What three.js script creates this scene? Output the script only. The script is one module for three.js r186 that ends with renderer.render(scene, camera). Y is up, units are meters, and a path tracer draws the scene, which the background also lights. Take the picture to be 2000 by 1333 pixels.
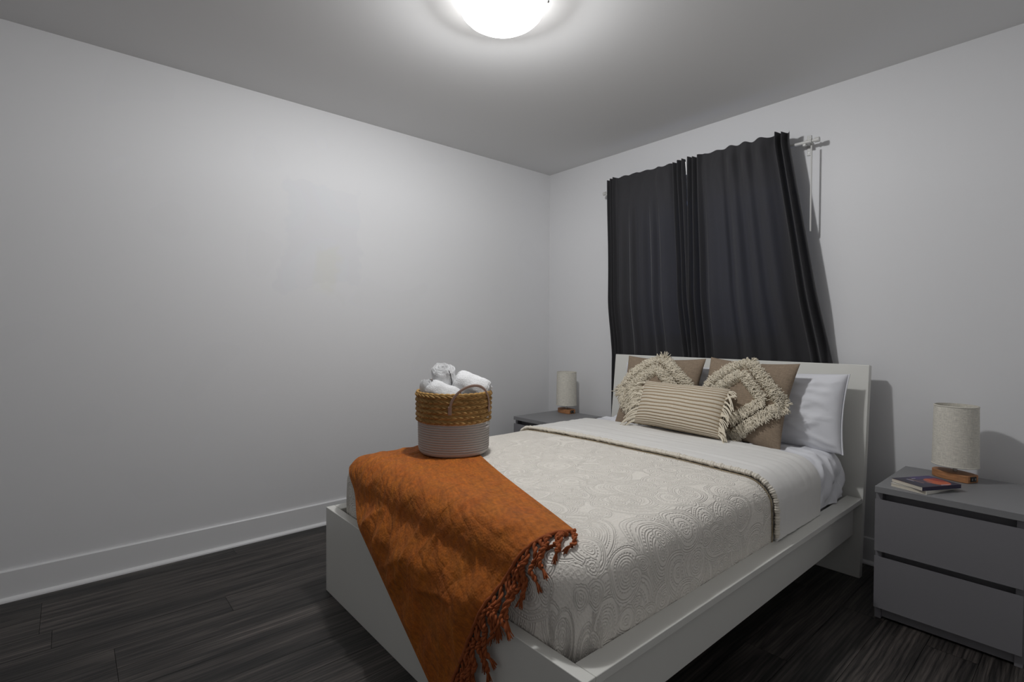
import * as THREE from 'three';
import { RoundedBoxGeometry } from 'three/addons/geometries/RoundedBoxGeometry.js';
import { ImprovedNoise } from 'three/addons/math/ImprovedNoise.js';
import { mergeGeometries } from 'three/addons/utils/BufferGeometryUtils.js';

// ---------------------------------------------------------------- camera, sky, lamp, exposure
const scene = new THREE.Scene();
const renderer = new THREE.WebGLRenderer({ antialias: true });
renderer.toneMapping = THREE.LinearToneMapping;
renderer.toneMappingExposure = 1.0;
renderer.shadowMap.enabled = true;

const FOCAL = 1003.4;                                    // in pixels of a 2000 x 1333 frame
const camera = new THREE.PerspectiveCamera(2 * Math.atan(666.5 / FOCAL) * 180 / Math.PI, 2000 / 1333, 0.05, 60);
{
  const yaw = 49.1882 * Math.PI / 180, pitch = -0.9767 * Math.PI / 180, roll = 0.2485 * Math.PI / 180;
  const F = new THREE.Vector3(-Math.sin(yaw) * Math.cos(pitch), Math.sin(pitch), -Math.cos(yaw) * Math.cos(pitch));
  const R0 = new THREE.Vector3(Math.cos(yaw), 0, -Math.sin(yaw)), U0 = new THREE.Vector3().crossVectors(R0, F);
  const R = R0.clone().multiplyScalar(Math.cos(roll)).addScaledVector(U0, Math.sin(roll));
  const U = U0.clone().multiplyScalar(Math.cos(roll)).addScaledVector(R0, -Math.sin(roll));
  camera.position.set(3.1104, 1.1766, 3.1027);
  camera.quaternion.setFromRotationMatrix(new THREE.Matrix4().makeBasis(R, U, F.clone().negate()));
}
scene.background = new THREE.Color().setRGB(0.35, 0.55, 1.2);   // dusk sky outside the curtained window

const LAMP = { x: 1.515, z: 1.785, power: 3.95, color: 0xfdfeff };   // the ceiling light, the only lamp that is on

// ---------------------------------------------------------------- helpers
const perlin = new ImprovedNoise();
const N3 = (x, y, z) => perlin.noise(x + 31.7, y + 17.3, z + 5.1);
const fbm = (x, y, z, o = 4) => { let s = 0, a = 0.5, f = 1; for (let i = 0; i < o; i++) { s += a * N3(x * f, y * f, z * f + i * 7.7); a *= 0.5; f *= 2.03; } return s; };
function rng(seed) { let a = seed >>> 0; return () => { a = (a + 0x6D2B79F5) | 0; let t = Math.imul(a ^ (a >>> 15), 1 | a); t = (t + Math.imul(t ^ (t >>> 7), 61 | t)) ^ t; return ((t ^ (t >>> 14)) >>> 0) / 4294967296; }; }
const clamp = (x, a = 0, b = 1) => Math.min(b, Math.max(a, x));
const sstep = (a, b, x) => { const t = clamp((x - a) / (b - a)); return t * t * (3 - 2 * t); };
const lerp = (a, b, t) => a + (b - a) * t;
const V = (x, y, z) => new THREE.Vector3(x, y, z);
const used = new Map();
function numbered(name) { const n = used.get(name) || 0; used.set(name, n + 1); return n ? name + '_' + String(n).padStart(3, '0') : name; }
function tag(o, label, category, group) { o.userData.label = label; o.userData.category = category; if (group) o.userData.group = group; return o; }
function thing(name, label, category, pos = [0, 0, 0], group) {
  const g = new THREE.Group(); g.name = numbered(name); g.position.set(...pos); scene.add(g); return tag(g, label, category, group);
}
function struct(name) { const g = new THREE.Group(); g.name = name; g.userData.kind = 'structure'; scene.add(g); return g; }
function part(parent, name, geo, mat, label) { const m = new THREE.Mesh(geo, mat); m.name = name; parent.add(m); if (label) m.userData.label = label; return m; }
function bx(x0, x1, y0, y1, z0, z1, r = 0) {
  const g = r ? new RoundedBoxGeometry(x1 - x0, y1 - y0, z1 - z0, 2, r) : new THREE.BoxGeometry(x1 - x0, y1 - y0, z1 - z0);
  return g.translate((x0 + x1) / 2, (y0 + y1) / 2, (z0 + z1) / 2);
}
function grid(nu, nv, fn, uvfn) {                         // a sheet from fn(a, b), a and b in 0..1
  const p = [], uv = [], idx = [];
  for (let j = 0; j <= nv; j++) for (let i = 0; i <= nu; i++) {
    const a = i / nu, b = j / nv, q = fn(a, b); p.push(q.x, q.y, q.z);
    const t = uvfn ? uvfn(a, b) : [a, b]; uv.push(t[0], t[1]);
  }
  for (let j = 0; j < nv; j++) for (let i = 0; i < nu; i++) { const k = j * (nu + 1) + i; idx.push(k, k + 1, k + nu + 2, k, k + nu + 2, k + nu + 1); }
  const g = new THREE.BufferGeometry();
  g.setAttribute('position', new THREE.Float32BufferAttribute(p, 3)); g.setAttribute('uv', new THREE.Float32BufferAttribute(uv, 2)); g.setIndex(idx); g.computeVertexNormals(); return g;
}
function tube(points, radius, segs = 12, sides = 6, closed = false) { return new THREE.TubeGeometry(new THREE.CatmullRomCurve3(points, closed), segs, radius, sides, closed); }
function strand(buf, pts, r0, r1, sides = 3) {             // thin yarn pushed into one buffer
  const base = buf.p.length / 3;
  for (let k = 0; k < pts.length; k++) {
    const d = pts[Math.min(k + 1, pts.length - 1)].clone().sub(pts[Math.max(k - 1, 0)]).normalize();
    const a = Math.abs(d.y) < 0.9 ? V(0, 1, 0) : V(1, 0, 0), e1 = V(0, 0, 0).crossVectors(d, a).normalize(), e2 = V(0, 0, 0).crossVectors(d, e1), r = lerp(r0, r1, k / (pts.length - 1));
    for (let s = 0; s < sides; s++) {
      const c = Math.cos(s / sides * 6.2832), n = Math.sin(s / sides * 6.2832);
      buf.p.push(pts[k].x + r * (e1.x * c + e2.x * n), pts[k].y + r * (e1.y * c + e2.y * n), pts[k].z + r * (e1.z * c + e2.z * n));
    }
  }
  for (let k = 0; k < pts.length - 1; k++) for (let s = 0; s < sides; s++) {
    const a = base + k * sides + s, b = base + k * sides + (s + 1) % sides; buf.i.push(a, b, b + sides, a, b + sides, a + sides);
  }
}
function strandGeo(buf) { const g = new THREE.BufferGeometry(); g.setAttribute('position', new THREE.Float32BufferAttribute(buf.p, 3)); g.setIndex(buf.i); g.computeVertexNormals(); return g; }
function tex(w, h, fn, srgb = false, repeat) {             // fn(i, j) -> grey or [r, g, b] in 0..1
  const d = new Uint8Array(w * h * 4);
  for (let j = 0; j < h; j++) for (let i = 0; i < w; i++) {
    const c = fn(i, j), k = (j * w + i) * 4;
    if (c.length) { d[k] = clamp(c[0]) * 255; d[k + 1] = clamp(c[1]) * 255; d[k + 2] = clamp(c[2]) * 255; } else d[k] = d[k + 1] = d[k + 2] = clamp(c) * 255;
    d[k + 3] = 255;
  }
  const t = new THREE.DataTexture(d, w, h); t.magFilter = THREE.LinearFilter; t.minFilter = THREE.LinearMipmapLinearFilter; t.generateMipmaps = true;
  t.wrapS = t.wrapT = THREE.RepeatWrapping; if (srgb) t.colorSpace = THREE.SRGBColorSpace; if (repeat) t.repeat.set(...repeat); t.needsUpdate = true; return t;
}
const lin = (r, g, b) => new THREE.Color().setRGB(r, g, b);
const std = (o) => new THREE.MeshStandardMaterial(o);
const phy = (o) => new THREE.MeshPhysicalMaterial(o);

// ---------------------------------------------------------------- textures
const weaveT = (rx, ry) => tex(128, 128, (i, j) => {       // plain weave with uneven yarns
  const a = Math.sin(i / 128 * 6.2832 * 16), b = Math.sin(j / 128 * 6.2832 * 16);
  return 0.5 + 0.22 * Math.abs(a) * (a * b > 0 ? 1 : 0.3) + 0.22 * Math.abs(b) + 0.25 * N3(i / 5, j / 16, 3) + 0.2 * N3(i / 16, j / 4, 9);
}, false, [rx, ry]);
const weave = weaveT(1, 1);
const slub = tex(256, 256, (i, j) => { const v = 0.86 + 0.10 * N3(i / 40, j / 2.4, 2) + 0.05 * N3(i / 2.2, j / 50, 8) + 0.05 * N3(i / 9, j / 9, 4); return [v, v * 0.985, v * 0.95]; }, true);
const terry = tex(256, 256, (i, j) => 0.5 + 0.5 * N3(i / 3, j / 3, 1) + 0.3 * N3(i / 9, j / 9, 4));
const plaster = tex(512, 512, (i, j) => 0.5 + 0.25 * N3(i / 6, j / 6, 1) + 0.25 * N3(i / 18, j / 18, 4));
const woodT = tex(2048, 1024, (i, j) => {                   // eight boards of dark grey-brown vinyl oak, 2.44 m x 0.6 m
  const b = Math.floor(i / 1024) * 4 + Math.floor(j / 256), x = (i % 1024) / 1024 * 1.22, y = (j % 256) / 256 * 0.15;
  const kind = b % 4, c = 0.075 + 0.03 * Math.sin(b * 2.3), s = b * 13.7;
  const wob = 0.014 * N3(x * 2.6, s, 1) + 0.004 * N3(x * 9, y * 30, s);
  let ph;
  if (kind === 1 || kind === 3) { const dx = (x - 0.35 - 0.4 * ((b * 0.37) % 1)); ph = Math.sqrt(Math.pow((y - c + wob) * 1.0, 2) + Math.pow(dx * 0.045, 2)) * 620 + 1.4 * N3(x * 5, y * 40, s); }
  else ph = (y + wob) * 430 + 1.5 * N3(x * 3, y * 30, s);
  const line = Math.pow(0.5 + 0.5 * Math.sin(ph), 2.2);
  const fine = N3(x * 14, y * 520, s), mid = N3(x * 3.2, y * 70, s + 3), broad = N3(x * 1.6, y * 14, s + 9);
  const v = 0.215 + 0.03 * Math.sin(b * 4.1) - 0.075 * line + 0.08 * fine + 0.12 * mid + 0.10 * broad;
  return [v * 1.08, v, v * 0.95];
}, true);

// paisley medallions raised on the coverlet, one metre to a tile
const matelasse = (() => {
  const S = 1536, r = rng(77), med = [];
  for (let k = 0; k < 190; k++) med.push({ x: r(), y: r(), R: k < 26 ? 0.12 + 0.05 * r() : k < 100 ? 0.065 + 0.03 * r() : 0.024 + 0.022 * r(), a: r() * 6.28, q: 0.5 + 0.4 * r(), kind: Math.floor(r() * 3), petals: 5 + Math.floor(r() * 5) });
  const W = 0.0085, seq = [[1, 2, 1, 3, 0, 4, 1, 2, 1], [3, 1, 0, 2, 1, 4, 4, 1, 2], [1, 1, 3, 0, 2, 1, 0, 4, 1]];   // line, beads, scallops, petals, gap
  return tex(S, S, (i, j) => {
    const x = i / S, y = j / S; let h = -1;
    for (let k = med.length - 1; k >= 0 && h < 0; k--) {
      const m = med[k]; let dx = x - m.x, dy = y - m.y; dx -= Math.round(dx); dy -= Math.round(dy);
      if (Math.abs(dx) > m.R * 1.3 || Math.abs(dy) > m.R * 1.3) continue;
      const ca = Math.cos(m.a), sa = Math.sin(m.a), px = dx * ca + dy * sa, py = -dx * sa + dy * ca, bend = m.q + 0.2 - (px > 0 ? 0.30 * px / m.R : 0);
      const d = Math.hypot(px, (py - 0.25 * px * px / m.R) / bend), ang = Math.atan2(py, px);
      if (d > m.R) continue;
      const ring = Math.floor((m.R - d) / W), f = ((m.R - d) / W) % 1, hump = Math.sin(f * Math.PI), mid = m.R - (ring + 0.5) * W, n = Math.max(3, Math.round(6.2832 * mid / 0.011)), left = Math.floor(m.R / W);
      if (ring >= left - 2) h = hump * (0.4 + 0.6 * Math.abs(Math.cos(ang * m.petals / 2)));
      else { const t = seq[m.kind][ring % 9]; h = t === 0 ? 0.06 : t === 1 ? hump : t === 2 ? hump * Math.pow(0.5 + 0.5 * Math.cos(ang * n), 0.7) : t === 3 ? Math.max(0, Math.sin((f - 0.35 * Math.abs(Math.cos(ang * n * 0.35))) * Math.PI)) : hump * (0.25 + 0.75 * Math.abs(Math.cos(ang * m.petals + d * 70))); }
    }
    if (h < 0) { const wx = x + 0.012 * N3(x * 11, y * 11, 1), wy = y + 0.012 * N3(x * 11, y * 11, 5), c = Math.sin(wx * 6.2832 * 36) * Math.sin(wy * 6.2832 * 36); h = 0.12 + 0.5 * Math.pow(Math.abs(c), 1.5) * (0.6 + 0.4 * N3(x * 30, y * 30, 3)); }
    return clamp(0.15 + 0.65 * h + 0.12 * N3(x * 220, y * 220, 2));
  });
})();
const velvetT = tex(512, 512, (i, j) => {
  const v = 0.80 + 0.16 * fbm(i / 90, j / 30, 2, 3) + 0.12 * N3(i / 14, j / 9, 6) + 0.08 * N3(i / 3, j / 3, 3);
  return [0.84 * v, 0.475 * v * (0.97 + 0.05 * N3(i / 60, j / 60, 8)), 0.11 * v];
}, true);
const velvetBump = tex(512, 512, (i, j) => {
  const c1 = 1 - Math.abs(N3(i / 46, j / 110, 2)) * 3.2, c2 = 1 - Math.abs(N3(i / 130 + 4, j / 38, 7)) * 3.6;
  return 0.35 + 0.3 * Math.max(0, c1) + 0.25 * Math.max(0, c2) + 0.12 * N3(i / 5, j / 5, 1);
});

// ---------------------------------------------------------------- materials
const M = {
  wall: std({ color: lin(0.74, 0.74, 0.75), roughness: 0.8, bumpMap: plaster, bumpScale: 0.0004 }),
  ceiling: std({ color: lin(0.74, 0.74, 0.74), roughness: 0.95 }),
  trim: std({ color: lin(0.76, 0.76, 0.765), roughness: 0.4 }),
  subfloor: std({ color: lin(0.006, 0.006, 0.006), roughness: 1 }),
  wood: std({ map: woodT, roughness: 0.5, bumpMap: woodT, bumpScale: 0.0004 }),
  bedWhite: std({ color: lin(0.74, 0.735, 0.69), roughness: 0.38 }),
  mattress: std({ color: lin(0.75, 0.75, 0.76), roughness: 0.95 }),
  sheet: std({ color: lin(0.78, 0.785, 0.82), roughness: 0.75 }),
  coverlet: std({ color: lin(0.83, 0.785, 0.715), roughness: 0.85, bumpMap: matelasse, bumpScale: 0.0040 }),
  cuff: std({ color: lin(0.79, 0.775, 0.745), roughness: 0.8, bumpMap: weave, bumpScale: 0.0004 }),
  trimRuffle: std({ color: lin(0.74, 0.69, 0.60), roughness: 0.95 }),
  stitch: std({ color: lin(0.36, 0.28, 0.17), roughness: 1 }),
  throw: phy({ map: velvetT, roughness: 0.85, bumpMap: velvetBump, bumpScale: 0.006, sheen: 0.25, sheenRoughness: 0.5, sheenColor: lin(0.9, 0.40, 0.08) }),
  tassel: std({ color: lin(0.34, 0.085, 0.022), roughness: 0.95 }),
  rope: std({ color: lin(0.46, 0.425, 0.40), roughness: 0.95, bumpMap: terry, bumpScale: 0.001 }),
  jute: std({ vertexColors: true, roughness: 0.8 }),
  leather: std({ color: lin(0.30, 0.20, 0.155), roughness: 0.55 }),
  towel: std({ color: lin(0.92, 0.92, 0.925), roughness: 1, bumpMap: terry, bumpScale: 0.003 }),
  burlap: std({ map: slub, color: lin(0.385, 0.303, 0.233), roughness: 0.95, bumpMap: weave, bumpScale: 0.001 }),
  fringe: std({ color: lin(0.78, 0.71, 0.575), roughness: 0.95 }),
  curtain: phy({ color: lin(0.034, 0.033, 0.037), roughness: 0.9, bumpMap: weave, bumpScale: 0.0003, transmission: 0.22, thickness: 0 }),
  gapWhite: std({ color: lin(0.7, 0.7, 0.7), roughness: 0.7 }),
  hardware: std({ color: lin(0.58, 0.575, 0.555), roughness: 0.45 }),
  screw: std({ color: lin(0.25, 0.25, 0.25), roughness: 0.4, metalness: 0.8 }),
  grey: std({ color: lin(0.205, 0.20, 0.213), roughness: 0.5 }),
  greyEdge: std({ color: lin(0.23, 0.23, 0.236), roughness: 0.5 }),
  linen: std({ map: slub, color: lin(0.98, 0.97, 0.93), roughness: 0.95, side: THREE.DoubleSide, bumpMap: slub, bumpScale: 0.0006 }),
  steel: std({ color: lin(0.5, 0.5, 0.5), roughness: 0.25, metalness: 1 }),
  black: std({ color: lin(0.008, 0.008, 0.008), roughness: 0.35 }),
  portInside: std({ color: lin(0.3, 0.3, 0.3), roughness: 0.4 }),
  page: std({ color: lin(0.62, 0.57, 0.48), roughness: 0.9 }),
  glass: phy({ color: lin(1, 1, 1), transmission: 1, thickness: 0, roughness: 0.02 }),
  bowl: phy({ color: lin(0.9, 0.9, 0.9), roughness: 0.3, emissive: lin(1, 0.99, 0.98), emissiveIntensity: 8.0 }),
};
const oakT = tex(256, 128, (i, j) => { const v = 0.74 + 0.1 * N3(i / 60, j / 5, 1) + 0.06 * N3(i / 20, j / 2.5, 5); return [v * 0.94, v * 0.66, v * 0.44]; }, true);
M.oak = std({ map: oakT, roughness: 0.5 });

// ---------------------------------------------------------------- room shell
const RW = 3.5, RD = 4.6, H = 2.508, TH = 0.12;
{
  const floor = struct('floor');
  part(floor, 'subfloor', bx(-TH, RW + TH, -0.10, -0.007, -TH, RD + TH), M.subfloor);
  const rows = Math.ceil(RW / 0.15), r = rng(5), gap = 0.0007;
  for (let k = 0; k < rows; k++) {
    const x0 = k * 0.15 - 0.02, x1 = Math.min(x0 + 0.15, RW);
    let z = -((k * 0.47) % 1) * 1.22;
    if (k === 1 || k === 2) z = 3.198 - 1.22 * 3;           // joints that show at the left
    if (k === 5 || k === 6) z = 2.984 - 1.22 * 3;
    while (z < RD) {
      const a = Math.max(z, 0), b = Math.min(z + 1.22, RD);
      if (b - a > 0.01) {
        const g = bx(Math.max(x0, 0) + gap, x1 - gap, -0.007, 0, a + gap, b - gap), vr = Math.floor(r() * 8), p = g.attributes.position, uv = g.attributes.uv, nn = g.attributes.normal;
        for (let i = 0; i < p.count; i++) uv.setXY(i, ((vr >> 2) * 1.22 + clamp(p.getZ(i) - z, 0.01, 1.21)) / 2.44, ((vr & 3) * 0.15 + clamp(p.getX(i) - x0, 0.002, 0.148)) / 0.6);
        part(floor, 'plank', g, M.wood);
      }
      z += 1.22;
    }
  }
  // painted walls; the left one keeps two touched-up patches of slightly different paint
  const paint = tex(1024, 768, (i, j) => {
    const z = i / 1024 * (RD + 2 * TH) - TH, y = j / 768 * H, n = 0.07 * N3(z * 5, y * 5, 2) + 0.035 * N3(z * 21, y * 21, 6);
    const box = (z0, z1, y0, y1, s) => sstep(-s, s, Math.min(z - z0 + n, z1 - z + n, y - y0 + n, y1 - y + n));
    const a = box(1.70, 2.16, 1.45, 2.04, 0.012), b = box(1.83, 1.98, 1.38, 1.70, 0.03), v = 0.876 + 0.004 * N3(z * 3, y * 3, 9);
    return [v - 0.010 * a - 0.004 * b, v - 0.009 * a - 0.004 * b, v + 0.004 - 0.005 * a - 0.022 * b];
  }, true);
  const lw = new THREE.BoxGeometry(TH, H, RD + 2 * TH).translate(-TH / 2, H / 2, RD / 2);
  { const p = lw.attributes.position, uv = lw.attributes.uv; for (let i = 0; i < p.count; i++) uv.setXY(i, (p.getZ(i) + TH) / (RD + 2 * TH), p.getY(i) / H); }
  const wl = new THREE.Mesh(lw, std({ map: paint, roughness: 0.8 })); wl.name = 'wall_left'; wl.userData.kind = 'structure'; scene.add(wl);
  const solid = (name, g, m) => { const o = new THREE.Mesh(g, m); o.name = name; o.userData.kind = 'structure'; scene.add(o); };
  const WX0 = 0.86, WX1 = 1.92, WY0 = 1.12, WY1 = 2.10;                    // window opening behind the curtains
  solid('wall_back', mergeGeometries([bx(0, WX0, 0, H, -TH, 0), bx(WX1, RW, 0, H, -TH, 0), bx(WX0, WX1, 0, WY0, -TH, 0), bx(WX0, WX1, WY1, H, -TH, 0)]), M.wall);
  solid('wall_right', bx(RW, RW + TH, 0, H, -TH, RD + TH), M.wall);
  solid('wall_front', bx(0, RW, 0, H, RD, RD + TH), M.wall);
  solid('ceiling', bx(-TH, RW + TH, H, H + TH, -TH, RD + TH), M.ceiling);
  const win = struct('window_1');
  const xm = (WX0 + WX1) / 2;
  part(win, 'frame', mergeGeometries([bx(WX0, WX0 + 0.045, WY0, WY1, -0.10, -0.03), bx(WX1 - 0.045, WX1, WY0, WY1, -0.10, -0.03), bx(WX0, WX1, WY0, WY0 + 0.045, -0.10, -0.03), bx(WX0, WX1, WY1 - 0.045, WY1, -0.10, -0.03), bx(xm - 0.025, xm + 0.025, WY0, WY1, -0.10, -0.03)]), M.trim);
  part(win, 'pane', bx(WX0 + 0.045, xm - 0.025, WY0 + 0.045, WY1 - 0.045, -0.068, -0.064), M.glass);
  part(win, 'pane', bx(xm + 0.025, WX1 - 0.045, WY0 + 0.045, WY1 - 0.045, -0.068, -0.064), M.glass);
  // baseboards with a quarter-round shoe
  const prof = (pts, len) => new THREE.ExtrudeGeometry(new THREE.Shape(pts.map((q) => new THREE.Vector2(...q))), { depth: len, bevelEnabled: false });
  const board = [[0, 0], [0.014, 0], [0.014, 0.128], [0.011, 0.132], [0, 0.132]], q = 0.017, shoe = [[0.014, 0]];
  for (let k = 0; k <= 6; k++) { const a = k / 6 * Math.PI / 2; shoe.push([0.014 + q * Math.cos(a), q * Math.sin(a)]); }
  const base = (name, len, m4) => { const g = struct(name); part(g, 'board', prof(board, len).applyMatrix4(m4), M.trim); part(g, 'shoe_moulding', prof(shoe, len).applyMatrix4(m4), M.trim); };
  base('baseboard_left', RD, new THREE.Matrix4());
  base('baseboard_back', RW - 0.04, new THREE.Matrix4().makeRotationY(-Math.PI / 2).setPosition(RW - 0.002, 0, 0).premultiply(new THREE.Matrix4().makeTranslation(0, 0, 0)));
  base('baseboard_right', RD - 0.04, new THREE.Matrix4().makeRotationY(Math.PI).setPosition(RW, 0, RD - 0.002));
  base('baseboard_front', RW - 0.08, new THREE.Matrix4().makeRotationY(Math.PI / 2).setPosition(0.04, 0, RD));
}

// ---------------------------------------------------------------- ceiling light
{
  const g = thing('ceiling_light', 'glowing white glass bowl light fixed to the ceiling', 'ceiling light', [LAMP.x, H, LAMP.z]);
  const pts = [[0, -0.126], [0.03, -0.1235], [0.06, -0.117], [0.09, -0.106], [0.12, -0.091], [0.145, -0.075], [0.163, -0.056], [0.172, -0.038], [0.175, -0.022], [0.170, -0.022], [0.160, -0.052], [0.142, -0.072], [0.118, -0.087], [0.06, -0.112], [0, -0.121]].map((q) => new THREE.Vector2(...q));
  part(g, 'bowl', new THREE.LatheGeometry(pts, 48), M.bowl);
  part(g, 'light_cutoff_pan', new THREE.LatheGeometry([[0, -0.004], [0.140, -0.006], [0.150, -0.053], [0.153, -0.053], [0.145, -0.0005], [0, -0.0005]].map((q) => new THREE.Vector2(...q)), 48), M.hardware);  // unseen pan, rim shaped to cut light on the ceiling and upper walls
  for (const a of [0.62, 0.62 + 2.094, 0.62 + 4.189]) {
    const c = part(g, 'clip', mergeGeometries([new THREE.CapsuleGeometry(0.006, 0.022, 4, 8).rotateZ(0.5).translate(0.180, -0.030, 0), new THREE.BoxGeometry(0.03, 0.003, 0.012).translate(0.168, -0.0185, 0)].map((q) => q.toNonIndexed())), M.steel);
    c.rotation.y = a;
  }
  const l = new THREE.PointLight(LAMP.color, LAMP.power); l.name = 'ceiling_bulb'; l.position.set(0, -0.060, 0); l.castShadow = true; l.shadow.radius = 2.4; l.shadow.mapSize.set(2048, 2048); g.add(l);
}

// ---------------------------------------------------------------- bed frame
const BX0 = 0.808, BX1 = 2.351, FZ = 2.2245, LEDGE = 0.381;
{
  const g = thing('bed', 'white low bed frame with slanted headboard and broad side ledges', 'bed');
  const hb = new RoundedBoxGeometry(BX1 - BX0, 1.0285, 0.04, 2, 0.0025); hb.translate(0, 1.0285 / 2, -0.02);
  const h = part(g, 'headboard', hb, M.bedWhite); h.position.set((BX0 + BX1) / 2, 0.0, 0.2355); h.rotation.x = -Math.atan2(0.106, 1.0224);
  part(g, 'footboard', bx(BX0, BX1, 0, LEDGE, 2.1865, FZ, 0.0025), M.bedWhite);
  for (const s of [0, 1]) {
    const X = (a, b) => s ? [BX1 - b, BX1 - a] : [BX0 + a, BX0 + b];
    const rail = part(g, 'side_rail', bx(...X(0.032, 0.052), 0.20, LEDGE - 0.024, 0.222, 2.1855, 0.002), M.bedWhite);
    part(rail, 'ledge', bx(...X(0, 0.066), LEDGE - 0.024, LEDGE - 0.0005, 0.207, 2.1855, 0.0025), M.bedWhite);
  }
  part(g, 'slat_base', bx(BX0 + 0.07, BX1 - 0.07, 0.24, 0.26, 0.25, 2.18), M.bedWhite);
}

// ---------------------------------------------------------------- mattress and the cloth draped on it
const MX0 = 0.872, MX1 = 2.275, MZ0 = 0.25, MZ1 = 2.172, TOPY = 0.606, RAD = 0.092;
{
  const m = new THREE.Mesh(bx(MX0 + 0.018, MX1 - 0.018, 0.262, TOPY - 0.010, MZ0, MZ1 - 0.018, 0.10), M.mattress); m.name = 'mattress'; scene.add(m);
  tag(m, 'white mattress lying in the bed frame beneath the coverlet', 'mattress');
}
// a point of a cloth that lies on the bed and hangs over its sides: u and v are measured along the cloth
function drape(u, v, lift) {
  const xl = MX0 + RAD, xr = MX1 - RAD, zf = MZ1 - RAD;
  const du = u < xl ? u - xl : u > xr ? u - xr : 0, dv = v > zf ? v - zf : 0, d = Math.hypot(du, dv), bxx = u - du, bzz = v - dv;
  const cx = (bxx - (MX0 + MX1) / 2) / (xr - xl) * 2, cz = (bzz - 1.25) / 0.9;
  const crown = 0.012 * (1 - cx * cx * cx * cx) * (1 - 0.4 * clamp(cz * cz));
  const R = RAD + lift, ang = Math.min(d / R, Math.PI / 2);
  const nx = d ? du / d : 0, nz = d ? dv / d : 0, out = R * Math.sin(ang), down = R * (1 - Math.cos(ang)) + Math.max(0, d - R * Math.PI / 2);
  const n = V(nx * Math.sin(ang), Math.cos(ang), nz * Math.sin(ang));
  return { p: V(bxx + nx * out, TOPY + crown + lift - down, bzz + nz * out), n, d, nx, nz };
}
const dropTo = (y, lift) => (RAD + lift) * Math.PI / 2 + (TOPY + lift - RAD - lift - y);       // cloth length from the bend to height y
{
  // white sheet at the head end
  const dr = dropTo(0.385, 0.004), u0 = MX0 + RAD - dr, u1 = MX1 - RAD + dr;
  const sh = grid(220, 60, (a, b) => {
    const u = lerp(u0, u1, a), v = lerp(0.262, 0.75, b), q = drape(u, v, 0.004), over = sstep(0.05, 0.25, q.d);
    const w = 0.012 * Math.max(0, 1 - Math.abs(N3(u * 5 + v * 7, v * 9 - u * 4, 3)) * 4) + (0.004 + 0.010 * over) * N3(u * 6, v * 16, 8) * (1 - sstep(0.58, 0.66, v)) + 0.012 * over * Math.sin(v * 34 + 5 * q.p.y * 9 + 2);
    return q.p.addScaledVector(q.n, Math.max(0, w) * (1 - 0.7 * sstep(0.30, 0.40, q.d)));
  });
  const o = new THREE.Mesh(sh, M.sheet); o.name = 'bed_sheet'; scene.add(o); tag(o, 'crumpled white sheet showing at the head of the bed below the pillows', 'sheet');

  const g = thing('coverlet', 'cream embossed paisley coverlet tucked into the bed, its top edge folded back', 'coverlet');
  const L = 0.010, drop = dropTo(0.345, L), v0 = 0.66, v1 = MZ1 - RAD + drop, U0 = MX0 + RAD - drop, U1 = MX1 - RAD + drop;
  part(g, 'quilted_panel', grid(420, 420, (a, b) => {
    const u = lerp(U0, U1, a), v = lerp(v0, v1, b), q = drape(u, v, L), per = Math.atan2(q.nz, Math.abs(q.nx) + 1e-9);
    const side = sstep(0.12, 0.3, q.d), corner = q.nz > 0.02 && Math.abs(q.nx) > 0.02 ? 1 : 0;
    let w = 0.004 * fbm(u * 5, v * 5, 2, 2);
    w += side * (0.0045 * N3(u * 14 * (q.nz > 0.7 ? 1 : 0.2), v * 14 * (q.nz > 0.7 ? 0.1 : 1), 4));
    if (corner) w += 0.0045 * side * Math.sin(per * 11 + 2 * N3(u * 8, v * 8, 6)) + 0.004 * side * N3(per * 5, 2, 7);
    return q.p.addScaledVector(q.n, w * (1 - 0.75 * sstep(0.36, 0.42, q.d)));
  }, (a, b) => [lerp(U0, U1, a), lerp(v0, v1, b)]), M.coverlet);
  // the folded-back edge: a smooth reverse face, doubled over at its front
  const FOLD = 1.095, LC = 0.030, dropC = dropTo(0.388, LC), c0 = MX0 + RAD - dropC, c1 = MX1 - RAD + dropC;
  const edgeZ = (u) => 0.60 + 0.012 * N3(u * 4, 1, 1), foldZ = (u) => FOLD + 0.012 * N3(u * 3, 3, 2) - 0.03 * sstep(2.12, 2.45, u);
  part(g, 'folded_cuff', grid(260, 70, (a, b) => {
    const u = lerp(c0, c1, a); let v, lift;
    if (b < 0.08) { const t = b / 0.08; v = edgeZ(u) + 0.010 * t; lift = lerp(0.012, LC - 0.004, Math.sin(t * Math.PI / 2)); }
    else if (b > 0.86) { const t = (b - 0.86) / 0.14; v = foldZ(u) - 0.012 + 0.012 * Math.sin(t * Math.PI * 0.9); lift = lerp(LC, 0.013, (1 - Math.cos(t * Math.PI)) / 2); }
    else { const t = (b - 0.08) / 0.78; v = lerp(edgeZ(u) + 0.010, foldZ(u) - 0.012, t); lift = lerp(LC - 0.004, LC, t); }
    const q = drape(u, v, lift);
    const w = 0.003 * N3(u * 3, v * 30, 6) + 0.002 * fbm(u * 6, v * 6, 9, 2) + 0.0035 * N3(u * 1.3, v * 55, 2) * (1 - sstep(0, 0.1, q.d));
    return q.p.addScaledVector(q.n, w);
  }, (a, b) => [lerp(c0, c1, a) * 6, lerp(0.6, FOLD, b) * 6]), M.cuff);
  // gathered trim and brown stitching along the fold
  const dropT = dropTo(0.388, 0.02), t0 = MX0 + RAD - dropT, t1 = MX1 - RAD + dropT;
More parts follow.
